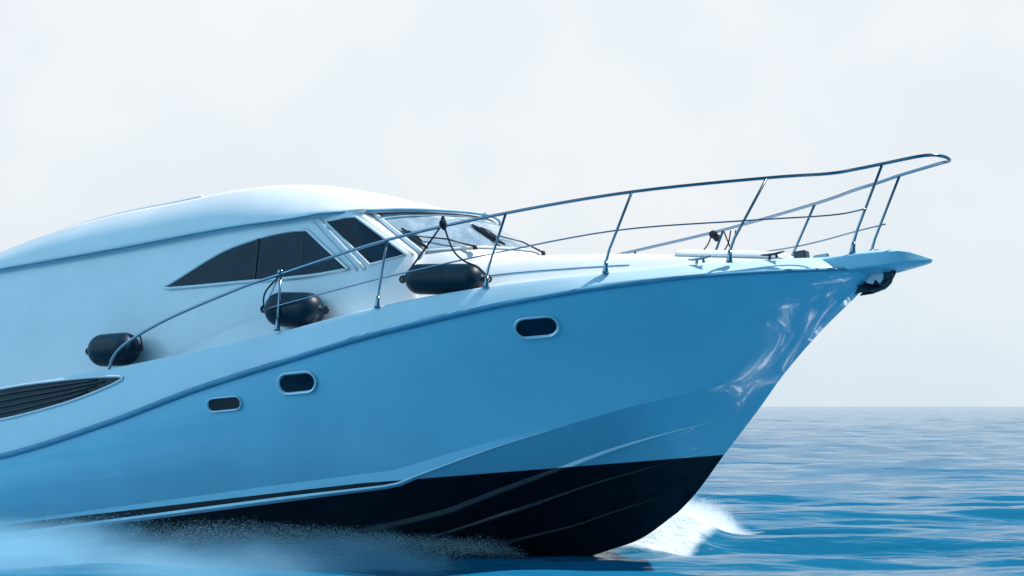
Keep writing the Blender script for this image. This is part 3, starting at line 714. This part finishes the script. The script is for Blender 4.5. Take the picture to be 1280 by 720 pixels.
def foam_h(X, Y):
    bx, by = hull_dist(X, Y)
    sb = -by                                                             # distance to starboard of the centreline
    hw = np.interp(-bx, [2.6, 3.4, 4.5, 6, 8, 11.6], [-.1, .15, .75, 1.2, 1.55, 1.65])
    d = sb - hw
    aft = sm(3.8, 6.0, -bx)
    bank = aft * sm(-.5, .05, d) * sm(2.3, .25, d) * (.08 + .16 * sm(4, 8, -bx) * sm(11.5, 8.0, -bx) + .03)
    dp = by - hw
    pb = sm(1.5, 2.3, -bx) * sm(-.5, .1, dp) * sm(.1, .6, by) * sm(4.5, 3.7, by) * .42 * sm(12, 4, -bx)
    return bank, pb * sm(2.75, 2.25, X)
go = 12 * (260 / 12) ** np.linspace(0, 1, 150)
xs = np.concatenate([-go[::-1][:-1], np.linspace(-12, 12, 540, endpoint=False), go])
ys = np.concatenate([np.linspace(2, 11, 30, endpoint=False), np.linspace(11, 24, 330, endpoint=False), 24 * (700 / 24) ** np.linspace(0, 1, 380)])
X, Yg = np.meshgrid(xs, ys); fade = sm(260, 200, np.abs(X)) * sm(700, 500, Yg) * sm(2, 6, Yg)
bank, pb = foam_h(X, Yg)
rn_ = rough_noise(X, Yg, 1.1, 5, 3.0); rn2 = rough_noise(X, Yg, .42, 9, 1.5)
Hh = wave(X, Yg) * fade + bank * sm(-6.2, -4.2, X) * (.30 + .10 * rn_ + .05 * rn2) + pb * (.40 + .16 * rn_ + .05 * rn2)
bx_, by_ = hull_dist(X, Yg)
wash = sm(4.6, 1.5, X) * sm(.3, 1.5, by_) * sm(19, 15, Yg) * sm(11.5, 13, Yg) * .30 + sm(3.0, 5.5, -bx_) * sm(4.5, 2.0, -by_) * sm(1.0, 2.0, -by_) * .34
foam = np.clip(np.maximum(bank * 2.2 + pb * 3.2, wash), 0, 1)
V = np.stack([X, Yg, Hh], -1).reshape(-1, 3); c_ = len(xs); r_ = len(ys)
ii, jj = np.meshgrid(np.arange(r_ - 1), np.arange(c_ - 1), indexing='ij'); q = (ii * c_ + jj).ravel()
Fq = np.stack([q, q + 1, q + c_ + 1, q + c_], -1)
nv0 = len(V)
FAR = 9000
Lx = [-FAR, -260, 260, FAR]; Ly = [-FAR, 2, 700, FAR]; ring = np.array([(a, b, 0) for b in Ly for a in Lx], float)
Fr = [(j * 4 + i, j * 4 + i + 1, (j + 1) * 4 + i + 1, (j + 1) * 4 + i) for j in range(3) for i in range(3) if not (i == 1 and j == 1)]
V = np.concatenate([V, ring]); Fq = np.concatenate([Fq, np.array(Fr) + nv0])
me = bpy.data.meshes.new('sea'); me.vertices.add(len(V)); me.vertices.foreach_set('co', V.ravel().astype(np.float32))
me.loops.add(len(Fq) * 4); me.loops.foreach_set('vertex_index', Fq.ravel().astype(np.int32)); me.polygons.add(len(Fq))
me.polygons.foreach_set('loop_start', (np.arange(len(Fq)) * 4).astype(np.int32)); me.update(calc_edges=True); me.validate()
me.polygons.foreach_set('use_smooth', np.ones(len(me.polygons), dtype=bool))
at = me.attributes.new('foam', 'FLOAT', 'POINT'); at.data.foreach_set('value', np.concatenate([foam.ravel(), np.zeros(16)]).astype(np.float32))
sea = bpy.data.objects.new('sea', me); C.objects.link(sea); sea['kind'] = 'structure'
m_sea, t_, b_ = mat('sea_water', (.009, .14, .26), .13, spec=.5); b_.inputs['IOR'].default_value = 1.33
me.materials.append(m_sea)
tcn = N(t_, 'ShaderNodeTexCoord')
def snoise(scale, sx, sy, det=4.0, rough=.55):
    mp = N(t_, 'ShaderNodeMapping'); mp.inputs['Scale'].default_value = (sx, sy, 1); L(t_, tcn.outputs['Object'], mp.inputs[0])
    n = N(t_, 'ShaderNodeTexNoise', i_Scale=scale, i_Detail=det, i_Roughness=rough); L(t_, mp.outputs[0], n.inputs['Vector']); return n
na = snoise(1.0, .32, 1.6); nb_ = snoise(5.0, .38, 1.5, 4.0); nf = snoise(.12, .15, 1.6)
b1_ = N(t_, 'ShaderNodeBump', i_Strength=.55, i_Distance=.25); L(t_, na.outputs['Fac'], b1_.inputs['Height'])
b2_ = N(t_, 'ShaderNodeBump', i_Strength=.4, i_Distance=.04); L(t_, nb_.outputs['Fac'], b2_.inputs['Height']); L(t_, b1_.outputs[0], b2_.inputs['Normal'])
b3_ = N(t_, 'ShaderNodeBump', i_Strength=.3, i_Distance=2.0); L(t_, nf.outputs['Fac'], b3_.inputs['Height']); L(t_, b2_.outputs[0], b3_.inputs['Normal'])
L(t_, b3_.outputs[0], b_.inputs['Normal'])
fa = N(t_, 'ShaderNodeAttribute', attribute_name='foam')
nfm = snoise(2.2, .6, 1.0, 9.0, .68)
ma = N(t_, 'ShaderNodeMath', operation='MULTIPLY_ADD'); L(t_, fa.outputs['Fac'], ma.inputs[0]); ma.inputs[1].default_value = 1.25; L(t_, nfm.outputs['Fac'], ma.inputs[2])
fr_ = ramp(t_, [(.74, 0.0), (1.0, 1.0)]); 
dv_ = N(t_, 'ShaderNodeMath', operation='MULTIPLY'); L(t_, ma.outputs[0], dv_.inputs[0]); dv_.inputs[1].default_value = .85; L(t_, dv_.outputs[0], fr_.inputs[0])
fb = N(t_, 'ShaderNodeBsdfPrincipled'); fb.inputs['Base Color'].default_value = (.72, .82, .88, 1); fb.inputs['Roughness'].default_value = .8
fb.inputs['Subsurface Weight'].default_value = .0
bf = N(t_, 'ShaderNodeBump', i_Strength=1.0, i_Distance=.14); L(t_, nfm.outputs['Fac'], bf.inputs['Height']); L(t_, bf.outputs[0], fb.inputs['Normal'])
mxs = N(t_, 'ShaderNodeMixShader'); L(t_, fr_.outputs[0], mxs.inputs[0]); L(t_, b_.outputs[0], mxs.inputs[1]); L(t_, fb.outputs[0], mxs.inputs[2])
L(t_, mxs.outputs[0], t_.nodes['Material Output'].inputs['Surface'])

# ------------------------------------------------------------------ spray: thousands of droplets thrown up along the hull
def droplets(name, pts, rad, m):
    oc = np.array([(1, 0, 0), (-1, 0, 0), (0, 1, 0), (0, -1, 0), (0, 0, 1), (0, 0, -1)], float)
    of = np.array([(0, 2, 4), (2, 1, 4), (1, 3, 4), (3, 0, 4), (2, 0, 5), (1, 2, 5), (3, 1, 5), (0, 3, 5)])
    n = len(pts); V = (pts[:, None, :] + oc[None] * rad[:, None, None]).reshape(-1, 3); F = (of[None] + (np.arange(n) * 6)[:, None, None]).reshape(-1, 3)
    me = bpy.data.meshes.new(name); me.vertices.add(len(V)); me.vertices.foreach_set('co', V.ravel().astype(np.float32))
    me.loops.add(F.size); me.loops.foreach_set('vertex_index', F.ravel().astype(np.int32)); me.polygons.add(len(F)); me.polygons.foreach_set('loop_start', (np.arange(len(F)) * 3).astype(np.int32))
    me.update(calc_edges=True); me.polygons.foreach_set('use_smooth', np.ones(len(F), dtype=bool)); me.materials.append(m)
    o = bpy.data.objects.new(name, me); C.objects.link(o); o['kind'] = 'stuff'; return o
m_spray, t_, b_ = mat('spray', (.80, .86, .90), .5)
def boat_sea(bx, by): a = R(-27); return BO[0] + bx * math.cos(a) - by * math.sin(a), BO[1] + bx * math.sin(a) + by * math.cos(a)
# starboard sheet, low along the bottom, torn into many small jets
nj = 520; n = 60000
jb = -(3.1 + 5.0 * rng.beta(1.0, 2.2, nj)); js = rng.uniform(.25, 1.0, nj) ** 1.5; jd = np.abs(rng.normal(0, .16, nj)); jt = rng.uniform(.25, 1.1, nj)
k = rng.choice(nj, n, p=js / js.sum()); t = rng.beta(1.0, 1.3, n)
zm = np.interp(-jb[k], [3.0, 3.8, 5, 8, 11], [.10, .24, .30, .34, .4]) * (.45 + .8 * js[k])
bx = jb[k] - t * jt[k] + rng.normal(0, .03, n) * (1 + 2 * t)
z = zm * 4 * t * (1 - t) * .9 + rng.normal(0, .018, n) * (1 + 1.5 * t) + .02
hw = np.interp(-bx, [2.6, 3.4, 4.5, 6, 8, 11.6], [-.1, .15, .75, 1.2, 1.6, 1.7])
sx, sy = boat_sea(bx, -(hw + jd[k] + t * .55 + rng.normal(0, .04, n)))
droplets('spray', np.stack([sx, sy, z], -1), .0011 + .0028 * rng.random(n) ** 2 + .004 * rng.random(n) ** 18, m_spray)['label'] = 'fine white spray thrown up along the black bottom'
# port bow wave, standing in the sun beyond the stem
n = 40000
by = rng.uniform(.2, 4.4, n); bx = -(1.9 + rng.beta(1.1, 2.2, n) * 5); z = .42 * np.minimum(1, (4.6 - by) / 1.2) * rng.beta(1.6, 1.8, n) * 1.15
sx, sy = boat_sea(bx, by); z *= sm(2.75, 2.3, sx); z -= .03 * (sx > 2.7)
droplets('bow_wave_spray', np.stack([sx, sy, z + .02], -1), rng.uniform(.0015, .0045, n), m_spray)['label'] = 'sunlit white spray standing beyond the stem'

# fine mist hanging over the wash and in the bow wave: closed volumes with an uneven density
def mist(name, label, loc, rotz, size, dens, seed, stretch, lo=.40, hi=.70, power=1.5, tone=(.52, .84, .97)):
    V, F = box((0, 0, 0), (2, 2, 1)); V = [v + np.array([0, 0, .5]) for v in V]
    m = bpy.data.materials.new(name); m.use_nodes = True; t = m.node_tree; t.nodes.clear()
    o = link(name, V, F, m, smooth=False); o.location = loc; o.rotation_euler = (0, 0, rotz); o.scale = size
    o['kind'] = 'stuff'; o['label'] = label
    tc = N(t, 'ShaderNodeTexCoord'); sp = N(t, 'ShaderNodeSeparateXYZ'); L(t, tc.outputs['Object'], sp.inputs[0])
    mp = N(t, 'ShaderNodeMapping'); mp.inputs['Scale'].default_value = stretch; mp.inputs['Location'].default_value = (seed, seed * 2, 0); L(t, tc.outputs['Object'], mp.inputs[0])
    n = N(t, 'ShaderNodeTexNoise', i_Scale=1.0, i_Detail=4.0, i_Roughness=.6); L(t, mp.outputs[0], n.inputs['Vector'])
    def M(op, a, b=None, c=None):
        q = N(t, 'ShaderNodeMath', operation=op)
        for k, v in enumerate((a, b, c)):
            if v is None: continue
            if isinstance(v, (int, float)): q.inputs[k].default_value = v
            else: L(t, v, q.inputs[k])
        return q.outputs[0]
    # height of the mist's ragged top varies with the noise
    r2 = M('ADD', M('POWER', M('ABSOLUTE', sp.outputs[0]), 2.6), M('POWER', M('ABSOLUTE', sp.outputs[1]), 2.2))
    edge = M('SUBTRACT', 1.0, r2)
    body = M('SUBTRACT', M('MULTIPLY_ADD', n.outputs['Fac'], 1.5, M('MULTIPLY', edge, 1.0)), M('MULTIPLY_ADD', sp.outputs[2], 1.25, .62))
    mrn = N(t, 'ShaderNodeMapRange', interpolation_type='SMOOTHSTEP'); L(t, body, mrn.inputs[0]); mrn.inputs[1].default_value = 0; mrn.inputs[2].default_value = .8; mrn.inputs[4].default_value = dens
    v = N(t, 'ShaderNodeVolumePrincipled'); v.inputs['Color'].default_value = (*tone, 1); v.inputs['Anisotropy'].default_value = .1
    dz = M('MULTIPLY', mrn.outputs[0], M('GREATER_THAN', edge, 0.0)); L(t, dz, v.inputs['Density'])
    out = N(t, 'ShaderNodeOutputMaterial'); L(t, v.outputs[0], out.inputs['Volume'])
    return o
cx, cy = boat_sea(-8.1, -2.65)
mist('wash_mist', 'pale blue milky mist over the wash beside the black bottom', (cx, cy, -.04), R(-27), (5.0, 1.55, .60), 1.35, 3.1, (3.4, 1.6, 1.3))
cx, cy = boat_sea(-5.0, -1.15)
mist('spray_mist', 'thin mist of spray along the foot of the black bottom', (cx, cy, -.04), R(-33), (1.8, .6, .50), 2.6, 5.3, (3.5, 2.5, 1.6))
mist('bow_mist', 'white glowing mist of the bow wave beyond the stem', (1.6, 16.9, -.04), 0, (1.2, 1.4, .66), 5.0, 7.7, (2.2, 2.2, 1.6), tone=(.95, .98, 1))
